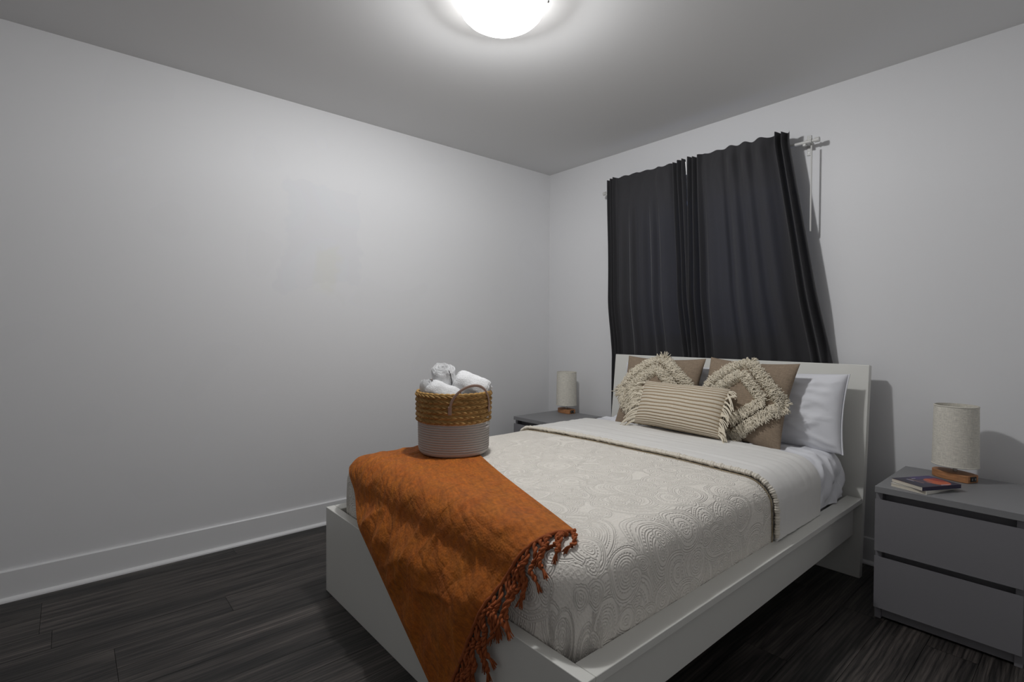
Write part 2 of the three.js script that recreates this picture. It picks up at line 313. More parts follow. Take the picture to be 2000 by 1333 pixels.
  part(g, 'ruffle_trim', grid(900, 8, (a, b) => {
    const u = lerp(t0, t1, a), th = b * Math.PI * 2, R = 0.0105 * (1 + 0.13 * Math.sin(u * 640 + 6 * N3(u * 9, 1, 4)) + 0.45 * N3(u * 70, 2, 2)), q = drape(u, foldZ(u) + 0.004 + 0.004 * N3(u * 24, 5, 1), 0.026);
    return q.p.addScaledVector(q.n, R * 0.9 * Math.sin(th)).add(V(0, 0, 1.1 * R * Math.cos(th)));
  }), M.trimRuffle);
  const st = []; for (let k = 0; k <= 160; k++) { const u = lerp(t0, t1, k / 160), q = drape(u, foldZ(u) + 0.018 + 0.003 * N3(u * 20, 5, 1), 0.0135); st.push(q.p); }
  part(g, 'edge_stitching', tube(st, 0.0018, 400, 5), M.stitch);
}

// ---------------------------------------------------------------- burnt orange throw with tassels
const throwQuad = { A: [2.16, 2.045], B: [1.80, 2.755], C: [0.62, 1.98], D: [0.62, 1.40] };
function throwAt(a, b, extra = 0) {                        // a runs to the tasselled end, b from the upper to the lower edge
  const { A, B, C, D } = throwQuad;
  const u = lerp(lerp(D[0], A[0], a), lerp(C[0], B[0], a), b), v = lerp(lerp(D[1], A[1], a), lerp(C[1], B[1], a), b) + 0.03 * Math.sin(a * Math.PI) * (1 - b) * 1.5;
  return throwUV(u, v, extra);
}
function throwUV(u, v, extra = 0) {
  const q = drape(u, v, 0.016 + extra), y = q.p.y;
  if (q.nz > 0.3) { const s = sstep(0.53, 0.395, y); q.p.z += s * 0.056 * q.nz; }
  q.p.y = Math.max(q.p.y, 0.012); return q;
}
{
  const g = thing('throw_blanket', 'burnt orange velvet throw hanging over the foot of the bed, with tasselled end', 'blanket');
  part(g, 'cloth', grid(300, 220, (a, b) => {
    const q = throwAt(a, b), { u, v } = { u: q.p.x, v: q.p.z }, hang = sstep(0.08, 0.3, q.d), edge = Math.min(1, b * 12, (1 - b) * 12);
    const s = a * 2.2 - b * 0.15, t = b * 0.8;
    let w = 0.004 * fbm(s * 4, t * 4, 2, 3);
    w += (0.003 + 0.010 * hang) * Math.pow(Math.max(0, 1 - Math.abs(N3(s * 3.2 + t * 2.2, t * 2.1 - s * 0.6, 8)) * 3.4), 2);
    w += 0.006 * hang * N3(s * 7 + t * 3, t * 2.2, 3) + 0.004 * Math.max(0, 1 - Math.abs(N3(s * 9 - t * 6, t * 5 + s * 2, 14)) * 4);
    w += 0.004 * hang * Math.sin((s * 0.8 + t * 0.25) * 34 + 3 * N3(s * 2, t * 2, 5));
    return q.p.addScaledVector(q.n, 0.004 + Math.max(-0.003, w) * edge);
  }, (a, b) => [a * 2.6, b * 1.3]), M.throw);
  // thick hem at the tasselled edge
  const hem = []; for (let k = 0; k <= 60; k++) { const q = throwAt(1, k / 60, 0.006); hem.push(q.p.addScaledVector(q.n, 0.003 * N3(k * 0.9, 1, 1)).add(V(0.004 * N3(k * 0.7, 4, 2), 0, 0))); }
  part(g, 'hem', tube(hem, 0.0055, 160, 6), M.tassel);
  const r = rng(41), n = 36;
  for (let k = 0; k < n; k++) {
    const b = (k + 0.35 + 0.3 * r()) / n, { A, B } = throwQuad, u0 = lerp(A[0], B[0], b), vv0 = lerp(A[1], B[1], b), len = 0.070 + 0.030 * r(), out = 0.012 + 0.026 * r(), side = (r() - 0.5) * 0.05, top = sstep(0.25, 0.0, b);
    const path = []; for (let i = 0; i <= 8; i++) { const s = i / 8; path.push([u0 + out * (1 - Math.exp(-s * 3)) * (1 + 0.6 * top) + side * s * s + 0.006 * Math.sin(s * 9 + k), vv0 + len * s * (0.95 - 0.35 * top) + 0.004 * Math.sin(s * 7 + 2 * k)]); }
    const curve = new THREE.CatmullRomCurve3(path.map(([u, v], i) => { const q = throwUV(u, v, -0.001); return q.p.addScaledVector(q.n, 0.004 + 0.010 * Math.sin(i / 8 * Math.PI) * r()); }));
    const geos = [];
    for (let c = 0; c < 2; c++) {                          // two plies twisted round each other
      const pp = []; for (let i = 0; i <= 26; i++) { const s = i / 26, p = curve.getPoint(s), t = curve.getTangent(s), e1 = V(0, 0, 0).crossVectors(t, V(0.3, 0.2, 0.93)).normalize(), e2 = V(0, 0, 0).crossVectors(t, e1), an = s * 22 + c * Math.PI + k; pp.push(p.addScaledVector(e1, 0.0035 * Math.cos(an)).addScaledVector(e2, 0.0035 * Math.sin(an))); }
      geos.push(tube(pp, 0.0042, 34, 5).deleteAttribute('uv'));
    }
    const buf = { p: [], i: [] }, end = curve.getPoint(1), dir = curve.getTangent(1);
    for (let c = 0; c < 16; c++) { const sp = V(r() - 0.5, r() - 0.5, r() - 0.5).multiplyScalar(0.7); const d2 = dir.clone().add(sp).normalize(); strand(buf, [end.clone().addScaledVector(dir, -0.006), end.clone().addScaledVector(d2, 0.012), end.clone().addScaledVector(d2, 0.020 + 0.008 * r()).add(V(0, -0.006, 0))], 0.0022, 0.0012, 3); }
    geos.push(strandGeo(buf));
    part(g, 'tassel', mergeGeometries(geos.map((q) => { q.computeVertexNormals(); return q; })), M.tassel);
  }
}

// ---------------------------------------------------------------- basket with rolled towels
const BK = { x: 1.180, z: 1.782, y: 0.637, R: 0.1635, H: 0.272 };
{
  const g = thing('storage_basket', 'round basket, grey rope below and braided jute above, standing on the orange throw', 'basket', [BK.x, BK.y, BK.z]);
  const Rz = (y) => BK.R * (0.965 + 0.035 * y / BK.H);
  const pts = [new THREE.Vector2(0, 0), new THREE.Vector2(0.12, 0.0005)], coil = 0.0098, nC = 12;
  for (let i = 0; i <= 8; i++) { const a = i / 8 * Math.PI / 2; pts.push(new THREE.Vector2(Rz(0) - 0.022 + 0.022 * Math.sin(a), 0.022 * (1 - Math.cos(a)))); }
  for (let k = 0; k < nC; k++) for (let i = 0; i < 6; i++) { const y = 0.0225 + (k + i / 6) * (0.148 - 0.0225) / nC; pts.push(new THREE.Vector2(Rz(y) - 0.0045 + 0.0058 * Math.sqrt(Math.sin((i / 6) * Math.PI) + 0.0001), y)); }
  for (const q of [[Rz(0.148) - 0.004, 0.149], [Rz(0.148) - 0.012, 0.149], [Rz(0.02) - 0.014, 0.012], [0, 0.010]]) pts.push(new THREE.Vector2(...q));
  part(g, 'rope_body', new THREE.LatheGeometry(pts, 96), M.rope);
  // braided jute: rows of slanted strands, alternating left and right
  const y0 = 0.143, y1 = BK.H, nRow = 6, nA = 420, nY = 72, col = [], r = rng(9), tone = []; for (let k = 0; k < 4000; k++) tone.push(r());
  const jg = grid(nA, nY, (a, b) => {
    const th = a * Math.PI * 2, y = lerp(y0, y1, b), row = Math.min(nRow * 2 - 1, Math.floor(b * nRow * 2)), f = (b * nRow * 2) % 1, lean = row % 2 ? 1 : -1, nS = 40;
    const ph = a * nS + lean * (f - 0.5) * 0.9 + (row >> 1) * 0.37 + (row % 2) * 0.25, id = Math.floor(ph), fr = ph - id;
    const rowH = Math.sin(((b * nRow) % 1) * Math.PI), h = 0.0085 * Math.sqrt(Math.max(0, Math.sin(fr * Math.PI))) * (0.35 + 0.65 * rowH) + 0.003 * rowH;
    const t = tone[((id + 400) % 40) * 13 + row * 97];
    const hay = 0.12 * N3(th * 60, y * 300, 4) + 0.10 * (t - 0.5);
    col.push((0.40 + 0.16 * t + hay) * 0.76, (0.225 + 0.10 * t + hay * 0.7) * 0.76, (0.066 + 0.04 * t + hay * 0.3) * 0.76);
    const rr = Rz(y) - 0.001 + h + 0.0015 * N3(th * 5, y * 20, 3) + 0.003 * sstep(0.9, 1, b);
    return V(rr * Math.cos(th), y + 0.002 * N3(th * 3, 2, b * 3), -rr * Math.sin(th));
  });
  jg.setAttribute('color', new THREE.Float32BufferAttribute(col, 3));
  part(g, 'jute_band', jg, M.jute);
  const rim = [], inner = Rz(BK.H) - 0.001; for (let k = 0; k < 120; k++) { const th = k / 120 * Math.PI * 2; rim.push(V((inner + 0.001) * Math.cos(th), BK.H + 0.0015 * Math.sin(k * 2.1), -(inner + 0.001) * Math.sin(th))); }
  const rimG = tube(rim, 0.0065, 360, 6, true); { const c = [], p = rimG.attributes.position; for (let i = 0; i < p.count; i++) { const t = 0.5 + 0.5 * N3(p.getX(i) * 90, p.getY(i) * 90, p.getZ(i) * 90); c.push(0.36 + 0.16 * t, 0.2 + 0.1 * t, 0.055 + 0.04 * t); } rimG.setAttribute('color', new THREE.Float32BufferAttribute(c, 3)); }
  part(g, 'rim', rimG, M.jute);
  part(g, 'lining', new THREE.CylinderGeometry(inner - 0.004, Rz(0) - 0.02, BK.H - 0.02, 64, 1, true).translate(0, BK.H / 2, 0), std({ color: lin(0.3, 0.2, 0.08), roughness: 1, side: THREE.DoubleSide }));
  // leather carrying straps on two opposite sides
  const front = Math.atan2(-(3.1027 - BK.z), 3.1104 - BK.x);
  for (const [c0, name] of [[front + 0.70, 0], [front + 0.70 + Math.PI, 1]]) {
    const pts2 = [], half = 0.60;
    for (let k = 0; k <= 24; k++) { const s = k / 24 * 2 - 1, th = c0 + s * half, y = BK.H - 0.055 + 0.095 * Math.pow(Math.max(0, 1 - s * s), 0.62), out = Rz(BK.H) + 0.010 + 0.004 * (1 - s * s); pts2.push(V(out * Math.cos(th), y, out * Math.sin(th))); }
    const cv = new THREE.CatmullRomCurve3(pts2);
    const strap = grid(80, 8, (a, b) => { const p = cv.getPoint(a), rad = V(p.x, 0, p.z).normalize(), t = cv.getTangent(a), w = V(0, 0, 0).crossVectors(t, rad).normalize(), an = b * Math.PI * 2; return p.addScaledVector(w, 0.0055 * Math.cos(an)).addScaledVector(rad, 0.0028 * Math.sin(an)); });
    const hnd = part(g, 'handle', strap, M.leather, 'taupe leather strap');
    for (const a of [0, 1]) { const p = cv.getPoint(a), rad = V(p.x, 0, p.z).normalize(); part(hnd, 'strap_tab', new RoundedBoxGeometry(0.016, 0.036, 0.006, 2, 0.002).rotateY(Math.atan2(rad.x, rad.z)).translate(p.x - rad.x * 0.001, p.y - 0.010, p.z - rad.z * 0.001), M.leather); }
  }
}
function rolledTowel(R, len, turns, squash, seed) {       // spiral ends, a loose outer flap, soft edges
  const rad = (th, y) => { let t = th / (Math.PI * 2); return R * (0.93 + 0.10 * t) * (1 + 0.16 * N3(Math.cos(th) * 1.1, Math.sin(th) * 1.1, y * 1.3 + seed) + 0.05 * N3(Math.cos(th) * 3, Math.sin(th) * 3, y * 3 + seed)) * (1 - 0.10 * y * y * y * y); };
  const rows = [];
  const nT = 72; const nCap = 22, nB = 16;
  const ringAt = (k) => {                                  // k from 0 (centre of lower end) to 1 (centre of upper end)
    if (k <= nCap) return { rho: k / nCap, y: -1 }; if (k <= nCap + nB) return { rho: 1, y: -1 + 2 * (k - nCap) / nB }; return { rho: 1 - (k - nCap - nB) / nCap, y: 1 };
  };
  const total = nCap * 2 + nB;
  return grid(nT, total, (a, b) => {
    const th = a * Math.PI * 2, { rho, y } = ringAt(Math.round(b * total)), cap = rho < 1 ? 1 : 0, rr = rad(th, y) * Math.max(rho, 0.0001);
    const ph = rho * turns - a, f = Math.abs((((ph % 1) + 1) % 1) - 0.5) * 2, groove = cap * 0.011 * Math.pow(f, 5) * (rho < 0.97 ? 1 : 0);
    const round = 0.012 * Math.pow(sstep(0.72, 1, rho), 2) * (Math.abs(y) > 0.99 ? 1 : 0), yy = Math.sign(y) * (Math.abs(y) * len / 2 - groove - round + (cap ? 0.012 * N3(rho * 2 * Math.cos(th), rho * 2 * Math.sin(th), seed) : 0));
    return V(rr * Math.cos(th), Math.abs(y) < 1 ? y * (len / 2 - 0.010) : yy, rr * Math.sin(th) * squash);
  }, (a, b) => [a * 3, b * 4]);
}
{
  const up = V(0, 1, 0);
  const put = (R, len, turns, squash, seed, pos, axis, label) => {
    const m = new THREE.Mesh(rolledTowel(R, len, turns, squash, seed), M.towel); m.name = numbered('rolled_towel'); m.position.set(...pos); m.quaternion.setFromUnitVectors(up, V(...axis).normalize()); scene.add(m);
    tag(m, label, 'towel', 'rolled towels in the basket');
  };
  const top = BK.y + BK.H;
  // axes in the basket's frame: toward camera (.825, .565), to the right of the picture (.653, -.757)
  const at = (right, near, y) => [BK.x + 0.653 * right + 0.757 * near, top + y, BK.z - 0.757 * right + 0.653 * near];
  put(0.062, 0.17, 3, 0.9, 1, at(-0.045, -0.02, 0.030), [0.25, 1, 0.28], 'white rolled towel standing upright, tallest of those in the basket');
  put(0.033, 0.19, 2, 0.95, 5, at(-0.118, 0.01, -0.045), [-0.05, 1, 0.05], 'thin white rolled towel standing at the left rim of the basket');
  put(0.049, 0.150, 3, 0.85, 9, at(-0.035, 0.075, -0.004), [0.55, -0.25, -0.42], 'white rolled towel lying at the front of the basket below the tallest one');
  put(0.060, 0.165, 3, 0.9, 13, at(0.082, 0.01, 0.022), [0.62, -0.28, -0.58], 'white rolled towel lying along the right rim of the basket behind the strap');
  put(0.048, 0.20, 3, 0.9, 17, at(0.06, 0.02, -0.125), [0.6, 0.1, -0.5], 'white rolled towel deep in the basket beneath the others');
}

// ---------------------------------------------------------------- pillows and cushions
function pillowPoint(W, Hh, T, s, t, side, pinch = 0.06, pw = 0.5) {
  const x = W * s * (1 - pinch * (1 - t * t)), y = Hh * t * (1 - pinch * (1 - s * s)), z = side * T * Math.pow(Math.max(0, (1 - Math.pow(Math.abs(s), 2.6)) * (1 - Math.pow(Math.abs(t), 2.6))), pw);
  return V(x, y, z);
}
function pillowGeo(W, Hh, T, n, pinch, pw, wrinkle) {
  const mk = (side) => grid(n, n, (a, b) => {
    const e = (q) => Math.sin((q - 0.5) * Math.PI), s = side * e(a), t = e(b), p = pillowPoint(W, Hh, T, s, t, side, pinch, pw), w = wrinkle ? wrinkle(s, t, side) : 0;
    p.z += side * w * Math.min(1, 4 * (1 - Math.abs(s)), 4 * (1 - Math.abs(t))); return p;
  }, (a, b) => [a * W * 8, b * Hh * 8]);
  return mergeGeometries([mk(1), mk(-1)]);
}
function lean(g, pos, tilt, turn = 0, roll = 0) { g.position.set(...pos); g.rotation.set(-tilt, turn, roll, 'YXZ'); }
for (const [k, cx, label] of [[0, 1.975, 'plain white pillow at the right of the headboard behind the fringed cushions'], [1, 1.305, 'plain white pillow at the left of the headboard, almost hidden by a fringed cushion']]) {
  const g = thing('white_pillow', label, 'pillow', [0, 0, 0], 'white bed pillows');
  part(g, 'case', pillowGeo(0.318, 0.195, 0.085, 60, 0.05, 0.42, (s, t, sd) => 0.012 * fbm(s * 2 + k * 5, t * 2, sd, 3) + 0.010 * Math.max(0, 1 - Math.abs(N3(s * 2.2 + t * 3, t * 2 - s, 4 + k)) * 4)), M.sheet);
  const hem = []; for (let i = 0; i <= 40; i++) { const t = i / 20 - 1; hem.push(pillowPoint(0.323, 0.198, 0.08, k ? -1 : 1, t * 0.995, 1, 0.05)); }
  part(g, 'hem', tube(hem, 0.004, 60, 5), M.sheet);
  lean(g, [cx, 0.785, 0.278], 0.26, 0, k ? 0 : 0.015);
}
// two burlap cushions with fringed diamonds
function fringeCushion(pos, tilt, turn, roll, label, seed, longer, wide) {
  const g = thing('fringed_cushion', label, 'cushion', [0, 0, 0], 'brown cushions with cream fringe');
  const W = 0.238 * wide, T = 0.068, Hc = 0.228, r = rng(seed), wr = (s, t, sd) => 0.006 * fbm(s * 2 + seed, t * 2, sd, 3);
  part(g, 'cover', pillowGeo(W, Hc, T, 44, 0.085, 0.5, wr), M.burlap);
  const surf = (s, t) => pillowPoint(W, Hc, T, clamp(s, -1, 1), clamp(t, -1, 1), 1, 0.085, 0.5).add(V((s - clamp(s, -1, 1)) * W, (t - clamp(t, -1, 1)) * W, wr(s, t, 1) * 0.8));
  for (const half of [1.04, 0.64]) for (let q = 0; q < 4; q++) {      // each side of each diamond is a strip of its own
    const a0 = q * Math.PI / 2, c0 = [Math.cos(a0) * half, Math.sin(a0) * half], c1 = [Math.cos(a0 + Math.PI / 2) * half, Math.sin(a0 + Math.PI / 2) * half], od = [Math.cos(a0 + Math.PI / 4), Math.sin(a0 + Math.PI / 4)], td = [-od[1], od[0]];
    const buf = { p: [], i: [] }, n = Math.round(250 * half);
    for (let k = 0; k < n; k++) for (let row = 0; row < 3; row++) {
      const f = (k + r()) / n, off = -0.15 + row * 0.065 + 0.03 * r(), s0 = lerp(c0[0], c1[0], f) * (1) + od[0] * off, t0 = lerp(c0[1], c1[1], f) + od[1] * off;
      const p0 = surf(s0, t0), len = (0.030 + 0.016 * r()) * longer, jitter = (r() - 0.5) * (0.9 + (longer > 1 ? 1.1 : 0));
      const dirS = od[0] + td[0] * jitter, dirT = od[1] + td[1] * jitter - (longer > 1 ? 0.35 : 0.12), pts = [p0], hgt = 0.006 + 0.022 * r();
      for (let i = 1; i <= 4; i++) { const e = i / 4, d = len * e / W, q2 = surf(s0 + dirS * d * (0.75 + 0.1 * r()), t0 + dirT * d * (0.75 + 0.1 * r())); q2.z += hgt * Math.sin(Math.min(1, e * 1.25) * Math.PI * 0.62) + 0.004; q2.x += (r() - 0.5) * 0.009; q2.y += (r() - 0.5) * 0.009; pts.push(q2); }
      strand(buf, pts, 0.0026, 0.0019, 4);
    }
    part(g, 'fringe', strandGeo(buf), M.fringe);
  }
  lean(g, pos, tilt, turn, roll); return g;
}
fringeCushion([1.345, 0.815, 0.410], 0.36, 0.06, 0.0, 'brown burlap cushion with long tousled cream fringe behind the left end of the ribbed cushion', 301, 1.55, 1.09);
fringeCushion([1.868, 0.822, 0.432], 0.38, -0.06, -0.03, 'brown burlap cushion with neat cream fringe diamonds, beside the plain white pillow', 302, 1.0, 1.02);
{
  const g = thing('lumbar_cushion', 'long cream ribbed cushion with tasselled ends, in front of the brown cushions', 'cushion');
  const W = 0.262, Hh = 0.128, T = 0.072, nR = 19, ribs = tex(64, 512, (i, j) => { const f = (j / 512 * nR) % 1, m = sstep(0.10, 0.24, f) * sstep(0.90, 0.76, f), n = 0.05 * N3(i / 4, j / 3, 2); return [0.66 + 0.17 * m + n, 0.58 + 0.21 * m + n, 0.47 + 0.25 * m + n]; }, true);  // map is tan in the grooves and cream on the ribs
  const mk = (side) => grid(160, nR * 8, (a, b) => {
    const s = side * Math.sin((a - 0.5) * Math.PI) , t = Math.sin((b - 0.5) * Math.PI * 0.985), p = pillowPoint(W, Hh, T, s, t, side, 0.045, 0.42), rib = 0.0048 * Math.sqrt(Math.abs(Math.sin(b * nR * Math.PI)));
    const nrm = V(0, t * 0.8, side).normalize(); p.y += 0.004 * N3(s * 2, t * 2, 4); return p.addScaledVector(nrm, rib + 0.004 * fbm(s * 2, t * 2, side, 2));
  }, (a, b) => [a * 8, b]);
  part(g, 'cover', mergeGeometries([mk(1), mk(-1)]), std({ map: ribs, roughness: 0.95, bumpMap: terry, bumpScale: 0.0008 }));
  const r = rng(12);
  for (const e of [-1, 1]) for (let k = 0; k < 13; k++) {             // cords knotted along both short ends
    const t = -0.92 + 1.84 * (k + 0.5 * r()) / 12.5, p0 = pillowPoint(W, Hh, T, e * 0.985, clamp(t, -0.95, 0.95), 1, 0.045), buf = { p: [], i: [] }, up = k === 12 ? 0.1 : (r() - 0.58) * 2.2, fw = 0.1 + 0.5 * r();
    for (let c = 0; c < 3; c++) { const pts = [], L = 0.075 + 0.04 * r(), j = (r() - 0.5) * 0.6, o = (c - 1) * 0.004; for (let i = 0; i <= 6; i++) { const s = i / 6; pts.push(V(p0.x + e * L * s * (0.85 - 0.2 * s), p0.y + o + L * s * (up + j) * 0.55 - 0.026 * s * s, p0.z + L * fw * s * (1.2 - 0.5 * s) + 0.002)); } strand(buf, pts, 0.0029, 0.0024, 5); }
    part(g, 'tassel', strandGeo(buf), M.fringe);
  }
  lean(g, [1.598, 0.772, 0.588], 0.42, -0.03, -0.012);
}

// ---------------------------------------------------------------- nightstands
function nightstand(x0, label) {
  const w = 0.44, z0 = 0.10, z1 = 0.592, g = thing('nightstand', label, 'nightstand', [x0, 0, 0], 'grey two-drawer nightstands');
  part(g, 'top', bx(0, w, 0.524, 0.55, z0, z1, 0.0015), M.greyEdge);
  for (const a of [0, w - 0.022]) part(g, 'side_panel', bx(a, a + 0.022, 0, 0.5235, z0, z1 - 0.0205, 0.001), M.grey);
  part(g, 'back_panel', bx(0.022, w - 0.022, 0.02, 0.5235, z0 + 0.002, z0 + 0.008), M.grey);
  part(g, 'plinth', bx(0.0225, w - 0.0225, 0.006, 0.055, z1 - 0.045, z1 - 0.031), M.grey);
  for (const [y0, y1] of [[0.049, 0.262], [0.284, 0.498]]) {
    const s = new THREE.Shape([[0, 0], [0.018, 0], [0.018, y1 - y0], [0.0165, y1 - y0], [0, y1 - y0 - 0.014]].map((q) => new THREE.Vector2(...q)));
    const front = new THREE.ExtrudeGeometry(s, { depth: w - 0.002, bevelEnabled: false }).rotateY(-Math.PI / 2).translate(w - 0.001, y0, z1 - 0.0195);
    const d = part(g, 'drawer', front, M.grey);
    part(d, 'drawer_box', bx(0.026, w - 0.026, y0 + 0.012, y1 - 0.05, z0 + 0.03, z1 - 0.022), M.grey);
    part(g, 'front_rail', bx(0.0225, w - 0.0225, y1 - 0.02, y1 + 0.02, z1 - 0.075, z1 - 0.06), M.grey);
  }
  return g;
}
nightstand(2.495, 'grey two-drawer nightstand at the right of the bed, with books and a lamp on it');
nightstand(0.225, 'grey two-drawer nightstand in the corner between the bed and the left wall');

// ---------------------------------------------------------------- table lamps
function tableLamp(pos, turn, label) {
  const g = thing('table_lamp', label, 'lamp', pos, 'linen drum table lamps'); g.rotation.y = turn;
  const s = new THREE.Shape(), a = 0.082, b = 0.043, cut = 0.066;       // oval block of wood, cut flat at the socket end
  for (let k = 0; k <= 48; k++) { const th = k / 48 * Math.PI * 2, x = Math.sign(Math.cos(th)) * a * Math.pow(Math.abs(Math.cos(th)), 0.85), y = b * Math.sign(Math.sin(th)) * Math.pow(Math.abs(Math.sin(th)), 0.85); const q = [Math.min(x, cut), y]; k ? s.lineTo(...q) : s.moveTo(...q); }
  const base = new THREE.ExtrudeGeometry(s, { depth: 0.026, bevelEnabled: true, bevelSize: 0.003, bevelThickness: 0.003, bevelSegments: 2, curveSegments: 24 }).rotateX(-Math.PI / 2).translate(0, 0.003, 0);
  { const uv = base.attributes.uv; for (let i = 0; i < uv.count; i++) uv.setXY(i, uv.getX(i) * 6, uv.getY(i) * 6); }
  part(g, 'base', base, M.oak, 'oval light wood base');
  const port = part(g, 'power_socket', new RoundedBoxGeometry(0.004, 0.021, 0.034, 2, 0.0015).translate(cut + 0.0035, 0.0165, 0), M.black);
  for (const z of [-0.009, 0.009]) part(port, 'port', new THREE.BoxGeometry(0.001, 0.0085, 0.0045).translate(cut + 0.0058, 0.0165, z), M.portInside);
  part(g, 'post', new THREE.CylinderGeometry(0.0075, 0.0075, 0.075, 20).translate(0, 0.068, 0), M.steel);
  part(g, 'bulb_holder', new THREE.CylinderGeometry(0.014, 0.014, 0.05, 20).translate(0, 0.125, 0), M.black);
  const R0 = 0.0785, R1 = 0.0745, y0 = 0.060, y1 = 0.320;
  const lp = [[R0, y0], [R0 + 0.001, y0 + 0.002], [R1 + 0.001, y1 - 0.002], [R1, y1], [R1 - 0.002, y1], [R0 - 0.002, y0], [R0, y0]].map((q) => new THREE.Vector2(...q)), sh = new THREE.LatheGeometry(lp, 64);
  { const p = sh.attributes.position, uv = sh.attributes.uv; for (let i = 0; i < uv.count; i++) uv.setXY(i, uv.getX(i) * 3, p.getY(i) * 6); }
  const shade = part(g, 'shade', sh, M.linen);
  for (const [y, R] of [[y0 + 0.003, R0], [y1 - 0.003, R1]]) part(shade, 'binding', new THREE.TorusGeometry(R + 0.0008, 0.0022, 6, 64).rotateX(Math.PI / 2).translate(0, y, 0), M.linen);
  part(shade, 'spider', mergeGeometries([0, 2.094, 4.189].map((q) => new THREE.CylinderGeometry(0.0015, 0.0015, R0 - 0.012, 6).rotateZ(Math.PI / 2).translate((R0) / 2 + 0.005, 0.148, 0).rotateY(q))), M.steel);
  return g;
}
tableLamp([2.69, 0.5505, 0.205], -0.42, 'small lamp with linen drum shade beside the books on the right nightstand');
tableLamp([0.362, 0.5505, 0.165], -0.12, 'small lamp with linen drum shade in the corner on the far nightstand');

// ---------------------------------------------------------------- books
{
  const cv = document.createElement('canvas'); cv.width = 256; cv.height = 384; const c = cv.getContext('2d');
  c.fillStyle = '#231a3d'; c.fillRect(0, 0, 256, 384); c.fillStyle = '#16122b'; c.fillRect(0, 0, 256, 70);
  c.fillStyle = '#c4552a'; c.beginPath(); c.ellipse(96, 268, 92, 84, 0.3, 0, 6.3); c.fill(); c.fillStyle = '#9c2a1e'; c.beginPath(); c.ellipse(150, 320, 70, 40, -0.2, 0, 6.3); c.fill();
  c.fillStyle = '#6b4a52'; for (let k = 0; k < 4; k++) c.fillRect(60 + 12 * k, 150 + k * 22, 110 - 14 * k, 9); c.fillStyle = '#8a6a5c'; c.fillRect(88, 116, 120, 16);
  c.fillStyle = '#c9c6d6'; c.fillRect(150, 96, 60, 9); c.fillStyle = '#b8b6c8'; c.fillRect(14, 210, 10, 90);
  c.fillStyle = '#3b2a63'; c.fillRect(186, 170, 70, 214); c.fillStyle = '#c8c2d2'; c.fillRect(206, 150, 8, 40);
  const art = new THREE.CanvasTexture(cv); art.colorSpace = THREE.SRGBColorSpace;
  const book = (W, L, T, pos, turn, coverM, spineM, label) => {
    const g = thing('paperback_book', label, 'book', pos, 'books on the right nightstand'); g.rotation.y = turn;
    part(g, 'pages', bx(-W / 2 + 0.001, W / 2 - 0.0015, 0.0006, T - 0.0006, -L / 2 + 0.0015, L / 2 - 0.0015), M.page);
    part(g, 'back_cover', bx(-W / 2, W / 2, 0, 0.0006, -L / 2, L / 2), spineM);
    part(g, 'spine', bx(-W / 2, -W / 2 + 0.001, 0.0006, T - 0.0006, -L / 2, L / 2), spineM);
    part(g, 'front_cover', bx(-W / 2, W / 2, T - 0.0006, T, -L / 2, L / 2), coverM);
  };
  const white = std({ color: lin(0.7, 0.68, 0.62), roughness: 0.5 }), navy = std({ color: lin(0.03, 0.022, 0.06), roughness: 0.4 });
  book(0.13, 0.195, 0.013, [2.628, 0.5502, 0.468], -0.30 + Math.PI, white, white, 'white paperback lying underneath the dark blue and orange one');
  book(0.13, 0.19, 0.015, [2.638, 0.5635, 0.472], -0.50 + Math.PI, std({ map: art, roughness: 0.4 }), navy, 'paperback with dark blue and orange cover lying on a white one');
}

// ---------------------------------------------------------------- curtain rod and curtains
const ROD = { y: 2.213, z: 0.068 };
{
  const g = thing('curtain_rod', 'white curtain rod on wall brackets above the headboard', 'curtain rod');
  part(g, 'rod', new THREE.CylinderGeometry(0.009, 0.009, 1.44, 16).rotateZ(Math.PI / 2).translate(1.365, ROD.y, ROD.z), M.hardware);
  for (const x of [0.648, 2.083]) part(g, 'finial', new THREE.CylinderGeometry(0.013, 0.013, 0.022, 16).rotateZ(Math.PI / 2).translate(x, ROD.y, ROD.z), M.hardware);
  for (const x of [0.672, 1.36, 2.022]) {
    const b = part(g, 'bracket', mergeGeometries([bx(x - 0.011, x + 0.011, ROD.y - 0.055, ROD.y + 0.055, 0.0005, 0.006, 0.002), bx(x - 0.006, x + 0.006, ROD.y - 0.006, ROD.y + 0.018, 0.006, ROD.z - 0.012, 0.002), bx(x - 0.007, x + 0.007, ROD.y - 0.02, ROD.y + 0.012, ROD.z - 0.014, ROD.z - 0.0095, 0.001), bx(x - 0.007, x + 0.007, ROD.y - 0.02, ROD.y - 0.0095, ROD.z - 0.014, ROD.z + 0.012, 0.001)]), M.hardware);
    for (const y of [-0.042, 0.042]) part(b, 'screw', new THREE.CylinderGeometry(0.0035, 0.0035, 0.002, 10).rotateX(Math.PI / 2).translate(x, ROD.y + y, 0.007), M.screw);
  }
  const w = thing('curtain_wand', 'thin white draw wand hanging from the right end of the curtain rod', 'curtain wand', [2.056, ROD.y, ROD.z + 0.002]);
  part(w, 'stick', new THREE.CylinderGeometry(0.0042, 0.0042, 0.46, 10).translate(0, -0.255, 0), M.hardware);
  part(w, 'hook', new THREE.TorusGeometry(0.0125, 0.002, 6, 20).rotateY(Math.PI / 2).translate(0, -0.012 + 0.012, -0.002), M.hardware);
}
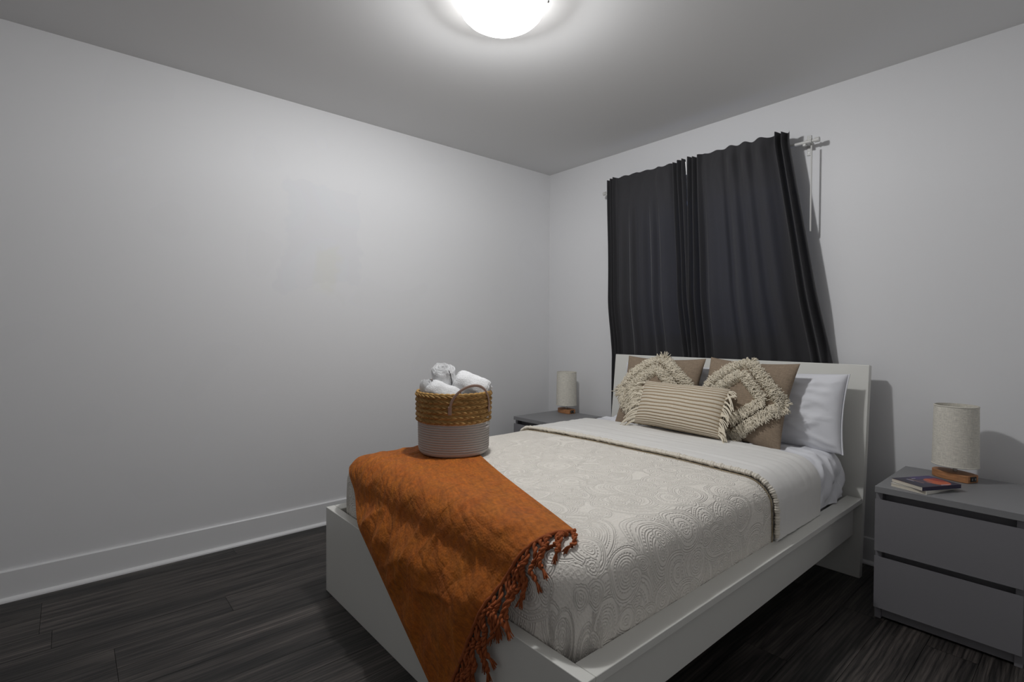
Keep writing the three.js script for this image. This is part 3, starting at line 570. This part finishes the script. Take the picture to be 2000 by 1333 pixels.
function curtain(label, folds, bottomX, seed) {           // folds: [x at the top, depth at the top, depth below]
  const g = thing('curtain', label, 'curtain', [0, 0, 0], 'charcoal curtains');
  const n = folds.length - 1, top = 2.285, bottom = 0.42, x0 = folds[0][0], x1 = folds[n][0];
  const cr = (k, t, j) => { const f = (i) => folds[clamp(i, 0, n)][j], a = f(k - 1), b = f(k), c = f(k + 1), d = f(k + 2); return 0.5 * ((2 * b) + (c - a) * t + (2 * a - 5 * b + 4 * c - d) * t * t + (3 * b - a - 3 * c + d) * t * t * t); };
  const at = (a, b, off) => {
    const q = a * n, k = Math.min(n - 1, Math.floor(q)), t = q - k, fx = cr(k, t, 0), zt = cr(k, t, 1), zb = cr(k, t, 2), y = lerp(top, bottom, b) , s = (fx - x0) / (x1 - x0);
    const low = sstep(0.04, 0.62, b), xb = lerp(bottomX[0], bottomX[1], s), x = lerp(fx, xb, clamp((b - 0.03) / 0.65)) + 0.010 * low * N3(s * 5, b * 2.2, seed) * Math.sin(s * Math.PI);
    const head = sstep(0.0, 0.055, b), behind = sstep(1.14, 0.99, y);                 // pressed flat between wall and headboard
    let z = lerp(zt, zb, sstep(0.03, 0.3, b)) + 0.020 * low * N3(s * 7 + 0.5 * b, b * 1.3, seed + 3) + 0.010 * Math.cos(s * 44 + seed) * sstep(0.0, 0.045, b) * (1 - sstep(0.05, 0.16, b)) * Math.sin(s * Math.PI);
    z = lerp(z, clamp(z, -0.022, 0.022) * 0.9, behind);
    const zc = lerp(lerp(0.116, 0.104, sstep(0, 0.4, b)), 0.052, sstep(1.45, 1.0, y));
    const sag = 0.005 * Math.cos(s * 44 + seed) * (1 - head) + 0.006 * N3(s * 6, 1, seed) * (1 - head);
    return V(x, y + sag, clamp(zc + z, 0.014, 0.2) + off);
  };
  part(g, 'cloth', grid(n * 8, 90, (a, b) => at(a, b, 0), (a, b) => [a * 12, b * 18]), M.curtain);
  part(g, 'heading_tape', grid(n * 8, 6, (a, b) => at(a, 0.004 + b * 0.045, -0.0025)), M.curtain);
  return { g, at };
}
const pleats = (list, seed) => {                          // tight gathers at the ends, broad uneven folds between
  const out = [], r = rng(seed); let x = list[0];
  for (const [kind, width, count] of list.slice(1)) for (let k = 0; k < count; k++) {
    const s = k % 2 ? 1 : -1; if (kind === 'tight') out.push([x, s * 0.024, s * (0.020 + 0.012 * r())]); else out.push([x + (r() - 0.5) * 0.4 * width / count, s * (0.004 + 0.004 * r()), s * (0.006 + 0.016 * r())]);
    x += width / count;
  }
  out.push([x, 0, 0]); return out;
};
curtain('charcoal curtain panel on the left of the window', pleats([0.712, ['tight', 0.075, 6], ['soft', 0.455, 11], ['tight', 0.095, 6]], 3), [0.715, 1.40], 2);
const rightCurtain = curtain('charcoal curtain panel on the right of the window, flaring toward the headboard', pleats([1.345, ['tight', 0.10, 6], ['soft', 0.43, 11], ['tight', 0.085, 5]], 8), [1.355, 2.168], 5);
{ const p = rightCurtain.at(0.012, 0.03, 0); part(rightCurtain.g, 'gap_strip', new RoundedBoxGeometry(0.009, 0.085, 0.002, 2, 0.0008).rotateZ(0.10).translate(p.x + 0.006, p.y - 0.01, p.z + 0.032), M.gapWhite, 'small white strip standing in for a gap between the panels'); }  // white strip added to stand in for the gap between the panels

scene.traverse((o) => { if (o.isMesh) { o.castShadow = true; o.receiveShadow = true; } });
renderer.render(scene, camera);
